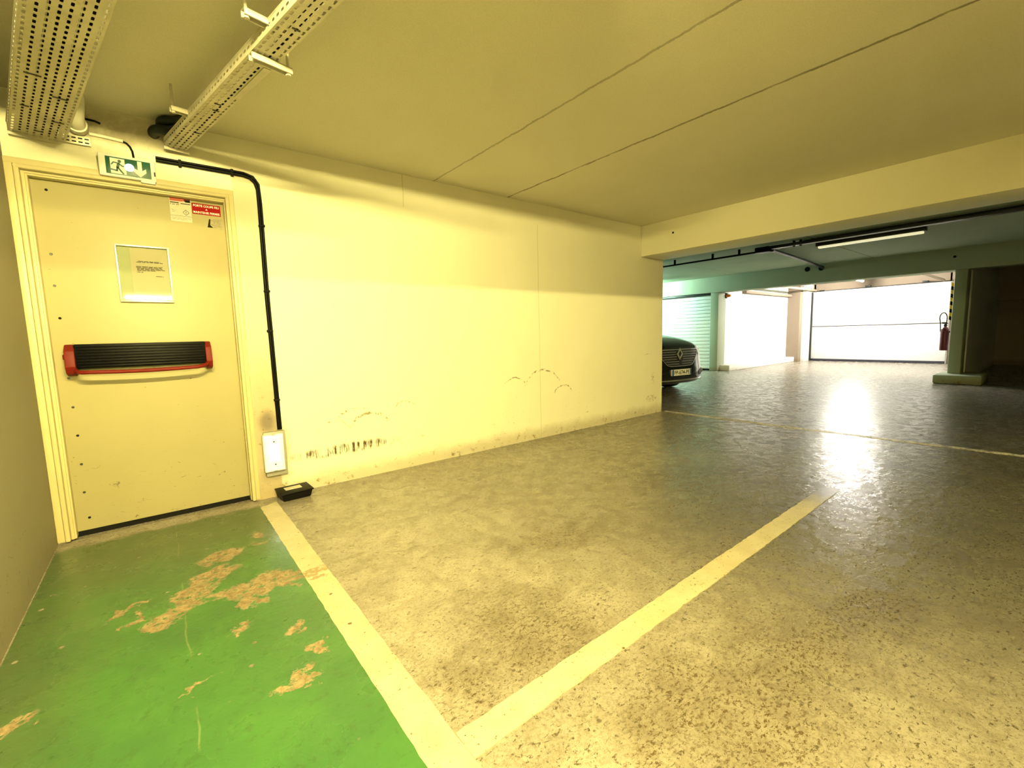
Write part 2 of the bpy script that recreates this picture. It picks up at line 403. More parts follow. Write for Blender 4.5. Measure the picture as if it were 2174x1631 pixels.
M_house = simple('white_lamp_housing', (.85, .85, .83), .4, var=.04)
M_batten = simple('white_steel_batten', (.78, .77, .72), .45, var=.05)
M_grate = simple('grey_plastic', (.30, .29, .25), .5, var=.1)
M_bait = simple('black_moulded_box', (.0035, .0033, .0031), .5, var=.2, bump=.1, spec=.12)
M_tube1 = emitter('warm_fluorescent_tube', (1, .84, .30), 2750)
M_tube2 = emitter('warm_fluorescent_tube_far', (1, .84, .30), 3150)
M_tubeg = emitter('cool_green_fluorescent_tube', (.60, 1, .80), 1600)
M_tubew = emitter('white_fluorescent_tube', (1, .94, .83), 1600)
M_diff = emitter('dim_diffuser', (1, .93, .55), .75)
M_led = emitter('white_led_window', (.94, .98, .96), .30)
M_led2 = emitter('bright_led_window', (.96, .98, 1), 5)
M_ledc = emitter('cyan_white_led', (.45, .95, 1), 9)
M_mint = simple('white_ribbed_door_steel', (.82, .84, .82), .38, var=.02)
M_sect = simple('white_sectional_door_steel', (.86, .86, .86), .35, var=.02)
M_seal = simple('dark_bottom_seal', (.02, .02, .035), .5)
M_carp = simple('dark_car_paint', (.012, .014, .013), .16, .3, var=.1, coat=1)
M_chrome = simple('chrome_trim', (.82, .82, .80), .22, .85, var=.02)
M_carbl = simple('black_car_plastic', (.008, .008, .008), .45, var=.2)
M_lens = simple('clear_headlamp', (.30, .31, .31), .06, .3, var=.1, coat=1)
M_glass = simple('dark_car_glass', (.01, .012, .012), .05, 0, var=.1, coat=1)
M_plate = simple('number_plate_white', (.82, .81, .74), .35, var=.02)
M_blue = simple('number_plate_blue', (.01, .05, .32), .4, var=.05)
M_ext = simple('extinguisher_red', (.11, .003, .014), .3, var=.05)
M_hazy = simple('hazard_yellow', (.85, .55, .02), .45, var=.05)
M_amber = simple('amber_lens', (.85, .22, .01), .25, var=.05)
def mat_noticeglass():
    t = NT('notice_glazing')
    tr_ = t.n('ShaderNodeBsdfTransparent'); gl = t.n('ShaderNodeBsdfGlossy'); gl.inputs['Roughness'].default_value = .03
    fz = t.n('ShaderNodeFresnel'); fz.inputs[0].default_value = 1.35; mx = t.n('ShaderNodeMixShader')
    t.t.links.new(fz.outputs[0], mx.inputs[0]); t.t.links.new(tr_.outputs[0], mx.inputs[1]); t.t.links.new(gl.outputs[0], mx.inputs[2])
    t.t.links.new(mx.outputs[0], t.out.inputs[0]); return t.m
M_nglass = mat_noticeglass()

# ------------------------------------------------------------------ key dimensions
H, H2 = 2.513, 2.60
XL, D, X1, X2, ZB = -.546, 3.60, 5.089, 5.601, 2.126
X3, ZL = 12.2, 2.18
GX = 17.8
YB = -9.0

# ------------------------------------------------------------------ setting
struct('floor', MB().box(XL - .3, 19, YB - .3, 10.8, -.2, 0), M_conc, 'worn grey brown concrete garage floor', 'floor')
struct('ceiling', MB().box(XL - .3, X1 + .02, YB - .3, D + .02, H, H + .25), M_ceil, 'cream concrete ceiling with two rough joint lines above the parking bay', 'ceiling')
struct('ceiling_beyond', MB().box(X1 + .02, 19, YB - .3, 10.8, H2, H2 + .25), M_ceil2, 'grey green concrete ceiling beyond the beam', 'ceiling')
DX0, DX1, DZ = -.466, .444, 2.083
w = MB().box(XL - .2, DX0 - .03, D, D + .28, 0, H + .1).box(DX1 + .02, X2, D, D + .28, 0, H + .1).box(DX0 - .03, DX1 + .02, D, D + .28, DZ + .03, H + .1)
struct('wall_back', w, M_back, 'long cream wall with scuffs beside the door', 'wall')
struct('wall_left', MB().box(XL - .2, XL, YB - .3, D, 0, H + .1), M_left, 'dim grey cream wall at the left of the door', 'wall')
struct('wall_rear', MB().box(XL - .2, 19, YB - .3, YB, 0, H2 + .1), M_wall, 'cream wall at the far end behind the parking bays', 'wall')
struct('ceiling_beam', MB().box(X1, X2, YB, D, ZB, H2 + .05, .012), M_wall, 'deep cream beam crossing the ceiling at the end of the long wall', 'beam')
struct('cross_beam', MB().box(XL, X1 - .004, -4.2, -3.7, 2.126, H + .05, .012), M_wall, 'cream beam running parallel to the long wall behind the parking bay', 'beam')
struct('wall_rear_blocker', MB().box(X1 + .1, X1 + .3, YB, -4.2, 0, H2 + .1), M_wall, 'added cream wall far behind the parking bay keeping the rear lamps off the aisle', 'wall')  # unseen wall added to keep the rear lamps' light out of the aisle
struct('lamp_baffle', MB().box(XL, 1.25, .95, 1.05, 2.432, H + .02), M_wall, 'added shallow cream ceiling downstand blocking the tube lamp from the upper wall', 'trim')  # unseen downstand added to cut the lamp's light off the upper wall
# second aisle and the wall with openings
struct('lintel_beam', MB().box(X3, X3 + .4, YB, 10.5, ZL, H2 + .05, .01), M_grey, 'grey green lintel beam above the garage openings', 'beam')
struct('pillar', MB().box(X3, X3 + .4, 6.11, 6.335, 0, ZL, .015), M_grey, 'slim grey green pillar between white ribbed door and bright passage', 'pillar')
struct('pillar', MB().box(X3, X3 + .42, 1.29, 1.475, 0, ZL, .02), M_grey, 'grey green pillar beside the fire extinguisher at the dark recess', 'pillar')
struct('wall_north', MB().box(X2, 19, 10.5, 10.8, 0, H2 + .1).box(X3 + .06, X3 + .3, 9.05, 10.5, 0, ZL + .02).box(XL - .2, X2 - .4, 10.5, 10.8, 0, H2 + .1).box(X2 - .4, X2, 10.5, 10.8, 0, H2 + .1).box(XL - .2, XL, D + .28, 10.8, 0, H2 + .1), M_wall, 'pale wall closing the next parking bay', 'wall')
struct('wall_passage_left', MB().box(X3 + .4, 17.02, 6.11, 6.5, 0, H2 + .05), M_white, 'overexposed white wall along the left of the bright passage', 'wall')
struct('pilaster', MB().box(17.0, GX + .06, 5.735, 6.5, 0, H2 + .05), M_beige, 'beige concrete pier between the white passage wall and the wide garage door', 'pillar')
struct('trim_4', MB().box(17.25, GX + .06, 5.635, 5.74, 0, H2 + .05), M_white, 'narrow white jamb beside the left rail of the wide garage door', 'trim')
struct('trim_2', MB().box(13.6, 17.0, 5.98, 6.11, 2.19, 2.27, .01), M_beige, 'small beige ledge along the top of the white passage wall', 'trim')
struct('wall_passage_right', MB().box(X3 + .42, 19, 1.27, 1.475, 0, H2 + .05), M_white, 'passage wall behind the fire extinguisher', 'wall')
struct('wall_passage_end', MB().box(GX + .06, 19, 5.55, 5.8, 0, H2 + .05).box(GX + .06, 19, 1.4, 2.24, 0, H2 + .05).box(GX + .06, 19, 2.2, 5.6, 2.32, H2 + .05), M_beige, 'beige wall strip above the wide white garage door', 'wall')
struct('kerb', MB().box(X3 + .16, 17.0, 5.84, 6.115, 0, .16, .015), M_white, 'pale concrete kerb along the white passage wall', 'kerb')
struct('kerb', MB().box(11.76, X3 + .6, .95, 1.62, 0, .17, .03), M_grey, 'low grey kerb around the foot of the pillar with the extinguisher', 'kerb')
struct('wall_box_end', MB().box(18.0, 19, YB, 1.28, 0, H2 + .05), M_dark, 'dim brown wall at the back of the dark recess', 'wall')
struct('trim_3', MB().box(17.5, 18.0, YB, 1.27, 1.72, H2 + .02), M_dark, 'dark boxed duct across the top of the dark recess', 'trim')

# ------------------------------------------------------------------ painted floor markings
single('painted_walkway', MB().box(XL + .006, .468, .02, 3.60, 0, .0022), M_green, 'green painted floor strip in front of the cream door, paint peeling', 'floor paint', (0, 1.8, 0))
def stripe(name, pts, label):
    m = MB(); m.prism(pts, .0034, axis=2, off=0)
    cx = sum(p[0] for p in pts) / len(pts); cy = sum(p[1] for p in pts) / len(pts)
    return m, (cx, cy, 0)
def ragged(a, b, n, amp):
    a, b = Vector(a), Vector(b); d = (b - a); nn = Vector((-d.y, d.x)).normalized()
    return [tuple(a + d * (i / n) + nn * random.uniform(-amp, amp) * (0 < i < n)) for i in range(n + 1)]
m, c = stripe('l', ragged((.466, .02), (.466, 3.41), 90, .0022) + ragged((.470, 3.42), (.576, 3.47), 8, .006) + ragged((.578, 3.46), (.576, .02), 90, .0022), '')
single('parking_line', m, M_line, 'pale yellow floor line along the edge of the green paint, starting by the black box', 'floor line', c)
m, c = stripe('l', ragged((.578, .930), (3.68, .935), 110, .0025) + ragged((3.68, .94), (3.68, 1.035), 6, .01) + ragged((3.67, 1.035), (.578, 1.032), 110, .0025), '')
single('parking_line', m, M_line, 'pale yellow floor line running away parallel to the long cream wall', 'floor line', c)
m, c = stripe('l', [(5.62, 3.58), (5.69, 3.58), (5.69, 1.8), (5.76, .1), (5.80, -5), (5.73, -5), (5.70, .1), (5.62, 1.8)], '')
single('parking_line', m, M_wline, 'faint worn white floor line from the wall corner across the aisle', 'floor line', c)

# ------------------------------------------------------------------ door_1
d1 = thing('door_1', 'cream metal fire door in a moulded cream frame', 'door', (0, D, 0), kind='structure')
fr = MB()
def ushape(x0, x1, zt, wd, y0, y1, bev):
    fr.box(x0, x0 + wd, y0, y1, 0.012, zt - wd + bev, bev).box(x1 - wd, x1, y0, y1, 0.012, zt - wd + bev, bev).box(x0, x1, y0 - .0006, y1 + .0006, zt - wd, zt, bev)
ushape(-.546, .497, 2.160, .034, 3.580, 3.66, .005)
ushape(-.511, .468, 2.125, .024, 3.562, 3.66, .008)
ushape(-.489, .459, 2.104, .016, 3.594, 3.70, .003)
ushape(-.478, .452, 2.092, .014, 3.600, 3.72, .004)
part('door_frame', fr, M_frame, d1, 40)
lf = MB().box(-.470, .448, 3.648, 3.695, .036, 2.088, .002)
leaf = part('door_leaf', lf, M_door, d1)
gp = MB().box(-.47, .45, 3.66, 3.72, 0.0005, .04)
part('threshold_gap', gp, M_rubber, d1)
for i, (x, z) in enumerate(((-.402, 2.025), (-.418, 1.671), (-.418, 1.494), (-.417, 1.31), (-.415, .962), (-.414, .789), (-.408, .618), (-.411, .443), (-.411, .27), (-.405, .11))):
    part('screw_hole', MB().lathe([(.0001, 0), (.0065, 0), (.0072, .0015), (.0001, .0016)], (x + random.uniform(-.004, .004), 3.6465, z), 1, 12), M_darkm if i % 3 else M_rubber, leaf)
# panic bar
pb = MB().box(-.372, .256, 3.565, 3.648, 1.014, 1.158, .008)
for k in range(8): pb.box(-.362, .246, 3.558, 3.57, 1.022 + k * .0165, 1.033 + k * .0165, .004)
bar = part('panic_bar', pb, M_black, d1, 30, 'black ribbed push panel of the panic bar')
for s, x0 in ((-1, -.412), (1, .252)):
    x1 = x0 + (.044 if s < 0 else .034)
    pr = [(3.648, .985), (3.648, 1.158), (3.600, 1.156), (3.545, 1.12), (3.53, 1.03), (3.55, .99), (3.60, .975)]
    part('end_bracket', MB().prism(pr, x1 - x0, axis=0, off=x0, bev=.004), M_red, bar, 35, 'red end bracket')
if True:
    path = [(-.372, 3.56, 1.010), (-.362, 3.525, 1.000), (-.342, 3.505, .996)] + [(-.31 + .51 * k / 12, 3.498 - .004 * math.sin(PI * k / 12), .996 - .006 * math.sin(PI * k / 12)) for k in range(13)] + [(.225, 3.505, 1.000), (.248, 3.525, 1.008), (.262, 3.56, 1.022)]
    part('push_rail', MB().tube(path, .0115, 12), M_red, bar, 60, 'bowed red push rail')
part('latch_nub', MB().box(-.424, -.408, 3.60, 3.648, 1.07, 1.10, .004), M_red, bar)

# stickers and notices on the door (each can be peeled or unscrewed)
YD = 3.648
def lines(mb, x0, x1, zs, y, h=.0035, gaps=True):
    for z, a, b in zs:
        x = x0 + (x1 - x0) * a; xe = x0 + (x1 - x0) * b
        while x < xe:
            wd = random.uniform(.012, .03) if gaps else xe - x
            e = min(x + wd, xe); mb.box(x, e, y - .0004, y, z, z + h); x = e + .0035
s1 = thing('warning_sticker', 'white sticker with orange and black header and diamond hazard symbol on the door', 'sticker', (.205, YD, 2.0))
part('backing', MB().box(.148, .259, YD - .0012, YD, 1.932, 2.081), M_paper, s1)
part('header_band', MB().prism([(.151, 2.058), (.151, 2.078), (.257, 2.079), (.257, 2.058), (.232, 2.0585), (.222, 2.062), (.205, 2.0585)], .0005, 1, YD - .0018), M_orange, s1)
part('header_corner', MB().prism([(.222, 2.072), (.257, 2.0725), (.257, 2.056), (.232, 2.056)], .0005, 1, YD - .0024), M_ink, s1)
mk = MB().box(.151, .197, YD - .0018, YD - .0012, 2.046, 2.0515).box(.205, .256, YD - .0018, YD - .0012, 2.0435, 2.048)
mk.box(.148, .259, YD - .0018, YD - .0012, 1.967, 1.9685)
for k, x in enumerate((.152, .164, .172, .184, .192)): mk.box(x, x + .005, YD - .0018, YD - .0012, 2.036 - .002 * (k % 2), 2.040)
lines(mk, .153, .18, [(2.004, 0, .6), (1.999, .2, .9), (1.991, .2, .8)], YD - .0012, .0012)
lines(mk, .153, .255, [(1.957, 0, .95), (1.951, 0, 1), (1.945, 0, .8)], YD - .0012, .0009)
a, b, r = .230, 1.992, .0165
hz_ = MB()
for i in range(4):
    p = [(a, b + r), (a + r, b), (a, b - r), (a - r, b)]
    (x0, z0), (x1, z1) = p[i], p[(i + 1) % 4]
    mx, mz = (x0 + x1) / 2, (z0 + z1) / 2
    M_ = Matrix.Translation((mx, YD - .0016, mz)) @ Matrix.Rotation(-math.atan2(z1 - z0, x1 - x0), 4, 'Y')
    L = math.hypot(x1 - x0, z1 - z0) / 2
    hz_.box(-L, L, -.0003, .0003, -.0011, .0011, mat=M_)
hz_.box(a - .0013, a + .0013, YD - .0018, YD - .0012, b - .003, b + .008).box(a - .0013, a + .0013, YD - .0018, YD - .0012, b - .008, b - .0055)
part('lettering', mk, M_ink, s1, None)
part('hazard_symbol', hz_, M_ink, s1, None)
s2 = thing('fire_door_sign', 'red rectangular sign with white capital lettering at the top corner of the door', 'sign', (.343, YD, 2.026))
part('plate', MB().box(.264, .421, YD - .0015, YD, 1.992, 2.061), M_redsign, s2)
tx = MB()
for s_, h, wd, z in (('PORTE COUPE FEU', .0135, .142, 2.047), ('A', .0105, .011, 2.0265), ('MAINTENIR FERMEE', .0135, .144, 2.005)):
    add_text(tx, s_, h, wd, lambda p, q, z=z: (.3425 + p, YD - .0020, z + q))
part('lettering', tx, M_inkw, s2, None)
s3 = thing('torn_label', 'small grubby torn paper label below the red sign on the door', 'label', (.387, YD, 1.94))
part('paper', MB().prism([(.352, 1.977), (.428, 1.976), (.427, 1.906), (.372, 1.910), (.337, 1.912), (.345, 1.945)], .0008, 1, YD - .0008), M_paper2, s3)
mk = MB()
lines(mk, .358, .424, [(1.968 - .008 * k, random.uniform(0, .3), random.uniform(.6, 1)) for k in range(7)], YD - .0008, .0011)
mk.prism([(.340, 1.914), (.352, 1.968), (.360, 1.97), (.356, 1.93), (.372, 1.914)], .0003, 1, YD - .0012)
part('lettering', mk, M_ink, s3, None)

nf = thing('notice_frame', 'slim aluminium framed notice hanging on the cream door', 'picture frame', (-.013, YD, 1.58))
fx0, fx1, fz0, fz1 = -.144, .119, 1.410, 1.756
f = MB()
for q in ((fx0, fx0 + .010, fz0, fz1), (fx1 - .010, fx1, fz0, fz1)): f.box(q[0], q[1], YD - .020, YD, q[2], q[3], .002)
for q in ((fx0, fx1, fz0, fz0 + .010), (fx0, fx1, fz1 - .010, fz1)): f.box(q[0] + .008, q[1] - .008, YD - .020, YD, q[2], q[3], .002)
part('frame', f, M_alu, nf)
part('back_board', MB().box(fx0 + .008, fx1 - .008, YD - .003, YD, fz0 + .008, fz1 - .008), simple('greenish_board', (.24, .27, .13), .6, var=.08), nf)
pp = part('paper', MB().box(-.075, fx1 - .014, YD - .0042, YD - .003, fz0 + .010, fz1 - .014), simple('notice_paper', (.33, .305, .185), .7, var=.05), nf)
tx = MB(); y = YD - .0042
lines(tx, -.052, .092, [(1.660, .08, .84), (1.6545, .02, .93), (1.628, 0, .92), (1.622, 0, .88), (1.616, .02, .9), (1.610, .02, 1), (1.604, .02, .64), (1.594, .02, .22), (1.571, .64, .90)], y, .0034)
part('lettering', tx, M_ink, pp, None)
part('glazing', MB().box(fx0 + .009, fx1 - .009, YD - .0135, YD - .0115, fz0 + .009, fz1 - .009), M_nglass, nf)

# ------------------------------------------------------------------ exit sign above the door
ex = thing('exit_sign', 'lit green exit sign with running figure and down arrow above the door', 'exit sign', (-.036, D, 2.19))
sx0, sx1, sz0, sz1 = -.165, .093, 2.126, 2.252
YS = 3.545
hb = MB().box(sx0, sx1, YS, D, sz0, sz1, .008)
part('housing', hb, M_house, ex)
px0, px1, pz0, pz1 = -.134, .070, 2.140, 2.236
part('face_panel', MB().box(px0, px1, YS - .002, YS + .004, pz0, pz1, .001), M_sgreen, ex)
def SP(u, v): return (px0 + (px1 - px0) * u, pz0 + (pz1 - pz0) * v)
mw = MB()
mw.prism([SP(.10, .04), SP(.10, .93), SP(.42, .93), SP(.42, .62), SP(.44, .35), SP(.44, .04)], .0008, 1, YS - .0028)
part('doorway_panel', mw, M_inkw, ex)
rm = MB()
hx, hz = SP(.305, .78)
rm.prism([(hx + .0078 * math.cos(2 * PI * k / 16), hz + .0085 * math.sin(2 * PI * k / 16)) for k in range(16)], .0006, 1, YS - .0034)
def limb(pts, wd):
    for (a0, b0), (a1, b1) in zip(pts, pts[1:]):
        p, q = Vector(SP(a0, b0)), Vector(SP(a1, b1)); d_ = (q - p); L = d_.length / 2 + wd * .35
        M_ = Matrix.Translation(((p.x + q.x) / 2, YS - .0031, (p.y + q.y) / 2)) @ Matrix.Rotation(-math.atan2(d_.y, d_.x), 4, 'Y')
        rm.box(-L, L, -.0003, .0003, -wd / 2, wd / 2, mat=M_)
limb([(.125, .55), (.175, .69), (.29, .66)], .006)
limb([(.28, .64), (.255, .42)], .012)
limb([(.30, .62), (.36, .52), (.42, .50)], .006)
limb([(.25, .42), (.235, .22), (.09, .26)], .008)
limb([(.265, .40), (.32, .22), (.37, .08)], .008)
part('running_figure', rm, M_sgreen, ex)
ar = MB(); ar.prism([SP(.70, .95), SP(.80, .95), SP(.80, .42), SP(.89, .56), SP(.89, .32), SP(.75, .03), SP(.60, .32), SP(.60, .54), SP(.70, .42)], .0008, 1, YS - .0028)
part('down_arrow', ar, M_inkw, ex)
part('lamp_window', MB().prism([SP(.515 + .105 * math.cos(2 * PI * k / 20), .50 + .22 * math.sin(2 * PI * k / 20)) for k in range(20)], .001, 1, YS - .0036), M_ledc, ex, label='glowing cyan white lamp spot')
part('maker_tab', MB().box(.018, .086, YS - .001, YS + .02, sz0 - .012, sz0 + .012, .002), M_house, ex)
part('side_clip', MB().box(.083, .090, YS - .003, YS + .01, 2.160, 2.185, .001), M_darkm, ex)

# ------------------------------------------------------------------ conduit and emergency lamp
cd = thing('cable_conduit', 'black cable run from the exit sign over the door and down to the emergency lamp', 'cable', (.4, D, 1.4))
pts = [(.10, 3.586, 2.272), (.30, 3.586, 2.273), (.56, 3.586, 2.272), (.605, 3.586, 2.262), (.633, 3.586, 2.235), (.645, 3.586, 2.19), (.646, 3.586, 2.1), (.643, 3.586, 1.5), (.648, 3.586, 1.0), (.652, 3.586, .50)]
part('cable', MB().tube(pts, .0105, 10), M_black, cd, 60)
pts2 = [(.10, 3.590, 2.290), (.57, 3.590, 2.290), (.625, 3.590, 2.275), (.655, 3.590, 2.23), (.661, 3.590, 2.1), (.658, 3.590, 1.5), (.663, 3.590, 1.0), (.667, 3.590, .50)]
part('cable', MB().tube(pts2, .0075, 10), M_black, cd, 60)
for (x, z, hz_) in ((.22, 2.268, 0), (.50, 2.268, 0), (.652, 1.95, 1), (.650, 1.50, 1), (.655, .72, 1), (.648, 1.22, 1)):
    if hz_: cl = MB().box(x - .019, x + .019, 3.570, 3.6, z - .008, z + .008, .003)
    else: cl = MB().box(x - .008, x + .008, 3.570, 3.6, z - .014, z + .030, .003)
    part('clip', cl, M_rubber, cd)

el = thing('emergency_lamp', 'small glowing white wall lamp at the foot of the black cable', 'wall lamp', (.6, D, .345))
part('back_plate', MB().box(.545, .688, 3.572, D, .165, .492, .006), M_grate, el)
part('housing', MB().box(.535, .668, 3.542, 3.578, .205, .478, .006), M_house, el)
dfz = part('diffuser', MB().box(.5395, .6635, 3.536, 3.545, .211, .472, .004), M_led, el, label='glowing white diffuser')
part('led_window', MB().box(.572, .632, 3.5335, 3.5365, .285, .405, .001), M_led2, el, label='brightest middle of the diffuser')
for q in ((.548, .5495, .225, .458), (.6535, .655, .225, .458)): part('seam', MB().box(q[0], q[1], 3.5352, 3.537, q[2], q[3]), M_grate, el)
for (x, z) in ((.604, .425), (.604, .258)): part('screw', MB().lathe([(.0001, 0), (.0055, 0), (.006, .003), (.0001, .0035)], (x, 3.5345, z), 1, 12), M_darkm, el)
for z in (.470, .208): part('clip', MB().box(.590, .616, 3.537, 3.545, z, z + .007, .001), M_grate, el)

# ------------------------------------------------------------------ black box on the floor
bx = thing('bait_box', 'black plastic bait box with white label on the floor against the wall', 'box', (.71, 3.50, 0))
Mb = Matrix.Translation((.705, 3.497, 0)) @ Matrix.Rotation(math.radians(1.5), 4, 'Z')
t_ = bmesh.new()
m_ = MB()
vs0 = [(-.090, -.070), (.092, -.070), (.100, .090), (-.100, .090)]; vs1 = [(-.102, -.086), (.104, -.086), (.108, .098), (-.108, .098)]
b0 = [m_.bm.verts.new((x, y, .001)) for x, y in vs0]; b1 = [m_.bm.verts.new((x, y, .056)) for x, y in vs1]
m_.bm.faces.new(b0[::-1]); m_.bm.faces.new(b1)
for i in range(4): m_.bm.faces.new((b0[i], b0[(i + 1) % 4], b1[(i + 1) % 4], b1[i]))
bmesh.ops.bevel(m_.bm, geom=list(m_.bm.edges), offset=.005, segments=2, affect='EDGES')
bmesh.ops.transform(m_.bm, matrix=Mb, verts=m_.bm.verts)
part('body', m_, M_bait, bx)
part('lid', MB().box(-.112, .112, -.090, .100, .054, .064, .003, mat=Mb), M_bait, bx)
part('label', MB().box(-.060, .052, -.012, .060, .064, .0648, mat=Mb), M_paper, bx, label='blank white label')

# ------------------------------------------------------------------ cable trays on the ceiling
def tray(name, label, ex0, slope, width, nrow, z0, y0, y1, side, xat):
    """tray whose left edge passes x = xat at y = ex0; runs along direction (slope,1)"""
    dv = Vector((slope, 1, 0)).normalized(); rv = Vector((dv.y, -dv.x, 0))
    def P(u, v, z): # v along (0 at y1 end), u across
        o = Vector((xat + slope * (y1 - ex0), y1, z)); return o - dv * v + rv * u
    L = (y1 - y0) / dv.y
    root = thing(name, label, 'cable tray', tuple(P(width / 2, L / 2, z0)))
    mb = MB(); bm = mb.bm
    pitch = .041; n = int(L / pitch); rp = width / nrow; sw, sl = .0095, .026
    def plate(f, rows, wtot, stag, sw_):
        rr = wtot / rows
        for j in range(n):
            for i in range(rows):
                u0, u1 = i * rr, (i + 1) * rr; v0, v1 = j * pitch, (j + 1) * pitch
                uc = (u0 + u1) / 2; vc = (v0 + v1) / 2
                if random.random() < .0: continue
                ov = [bm.verts.new(f(*q)) for q in ((u0, v0), (uc, v0), (u1, v0), (u1, vc), (u1, v1), (uc, v1), (u0, v1), (u0, vc))]
                a, b_, k = sw_ / 2, sl / 2, sw_ * .28
                hv = [(-a, -b_ + k), (-a + k, -b_), (a - k, -b_), (a, -b_ + k), (a, b_ - k), (a - k, b_), (-a + k, b_), (-a, b_ - k)]
                hv = [bm.verts.new(f(uc + x, vc + y_)) for x, y_ in hv]
                H_ = hv
                fs = [(ov[0], ov[1], H_[2], H_[1]), (ov[0], H_[1], H_[0]), (ov[1], ov[2], H_[2]), (ov[2], H_[3], H_[2]), (ov[2], ov[3], H_[4], H_[3]),
                      (ov[3], ov[4], H_[4]), (ov[4], H_[5], H_[4]), (ov[4], ov[5], H_[6], H_[5]), (ov[5], ov[6], H_[6]), (ov[6], H_[7], H_[6]), (ov[6], ov[7], H_[0], H_[7]), (ov[7], ov[0], H_[0])]
                for q in fs: bm.faces.new(q)
    plate(lambda u, v: P(u, v, z0), nrow, width, 0, sw)
    plate(lambda u, v: P(0, v, z0 + u), 1, side, 0, .010)
    plate(lambda u, v: P(width, v, z0 + u), 1, side, 0, .010)
    bmesh.ops.remove_doubles(bm, verts=bm.verts, dist=.0004)
    o = part('tray_body', mb, M_tray, root, None)
    md = o.modifiers.new('sheet', 'SOLIDIFY'); md.thickness = .0018; md.offset = 0
    e = MB()
    for u in (0, width): e.tube([P(u, .002, z0 + side), P(u, n * pitch, z0 + side)], .0032, 6)
    part('rolled_edge', e, M_tray, root)
    return root, P, L
TS = -.193
tl, PL_, LL = tray('cable_tray', 'wide perforated cable tray in the top corner by the left wall', 3.60, TS, .214, 8, 2.287, 1.30, 3.575, .045, -.515)
tr, PR, LR = tray('cable_tray', 'narrow perforated cable tray with brackets leading to the wall above the exit sign', 3.561, -.203, .108, 4, 2.352, 1.30, 3.545, .045, .146)
# joint seams and bent tabs on the trays
def obox(P, u0, u1, v0, v1, z0, z1, mb=None):
    mb = mb or MB(); t = bmesh.new()
    vs = [t.verts.new(P(u, v, z)) for u in (u0, u1) for v in (v0, v1) for z in (z0, z1)]
    for f_ in ((0, 1, 3, 2), (4, 6, 7, 5), (0, 4, 5, 1), (2, 3, 7, 6), (0, 2, 6, 4), (1, 5, 7, 3)): t.faces.new([vs[i] for i in f_])
    bmesh.ops.recalc_face_normals(t, faces=t.faces); mb._merge(t); return mb
for (u, v, wd) in ((.055, .80, .052), (.150, .62, .050), (.045, .42, .030), (.165, .30, .046), (.11, .10, .03)):
    obox_mb = obox(PL_, u - wd / 2, u + wd / 2, v, v + .010, 2.2835, 2.2865)
    part('bent_tab', obox_mb, M_darkm, tl)
for (v, side) in ((.92, 1), (1.38, 1)):
    part('splice_plate', obox(PR, .080, .1085, v, v + .36, 2.3475, 2.3505), M_tray, tr)
    break
part('splice_plate', obox(PR, .002, .106, 1.05, 1.36, 2.3490, 2.3508), M_darkm, tr) if False else None
for (u, v) in ((.05, 1.62), (.035, .78), (.05, .70), (.06, .34)):
    part('bent_tab', obox(PR, u, u + .03, v, v + .008, 2.3485, 2.3512), M_darkm, tr)
# brackets under / over the narrow tray with hangers up to the slab
def bracket(v, over, ext_l, ext_r):
    z = 2.400 if over else 2.345
    mb = MB(); obox(PR, -ext_l, .108 + ext_r, v, v + .006, z - .024, z, mb); obox(PR, -ext_l, .108 + ext_r, v + .030, v + .036, z - .024, z, mb); obox(PR, -ext_l, .108 + ext_r, v, v + .036, z - .003, z, mb)
    b = part('bracket', mb, M_tray, tr)
    u = .108 + ext_r - .012 if not over else -ext_l + .012
    p = PR(u, v + .018, 0)
    part('hanger_rod', MB().tube([(p.x, p.y, z - .028), (p.x, p.y, H)], .0065, 8), M_tray, b)
    part('nut', MB().lathe([(.001, -.030), (.011, -.030), (.011, -.024), (.001, -.024)], (p.x, p.y, z), 2, 6), M_tray, b)
bracket(1.335, False, .004, .055)
bracket(1.50, True, .085, .0)
bracket(.46, True, .075, .0)
# end stubs on the wall
st = MB(); 
part('end_stub', obox(PR, -.004, .125, .0, .010, 2.335, 2.352), M_tray, tr)
part('end_stub', obox(PL_, .0, .330, -.005, .012, 2.270, 2.292), M_tray, tl)
ep = MB().box(-.305, -.188, 3.580, 3.586, 2.283, 2.330, .001)
epo = part('end_plate', ep, M_tray, tl)
sl_ = MB()
for k in range(4):
    for q in range(2): sl_.box(-.294 + k * .027, -.276 + k * .027, 3.5788, 3.5805, 2.293 + q * .020, 2.300 + q * .020)
part('slot_pattern', sl_, M_rubber, epo)
# cables lying in the trays
for k, (u, r) in enumerate(((.045, .016), (.085, .019), (.128, .015), (.165, .018))):
    mb = MB().tube([PL_(u + .006 * math.sin(3 * q), .03 + q * (LL - .06), 2.292 + r) for q in [i / 14 for i in range(15)]], r, 8)
    single('tray_cable', mb, M_rubber, 'black cable lying in the wide perforated tray', 'cable', tuple(PL_(u, LL / 2, 2.29)), group='cables in the wide tray', smooth=60)
mb = MB().tube([PR(.066 + .008 * math.sin(4 * q), .04 + q * (LR - .08), 2.357 + .012) for q in [i / 14 for i in range(15)]], .012, 8)
single('tray_cable', mb, M_rubber, 'black cable lying in the narrow perforated tray', 'cable', tuple(PR(.066, LR / 2, 2.36)), smooth=60)
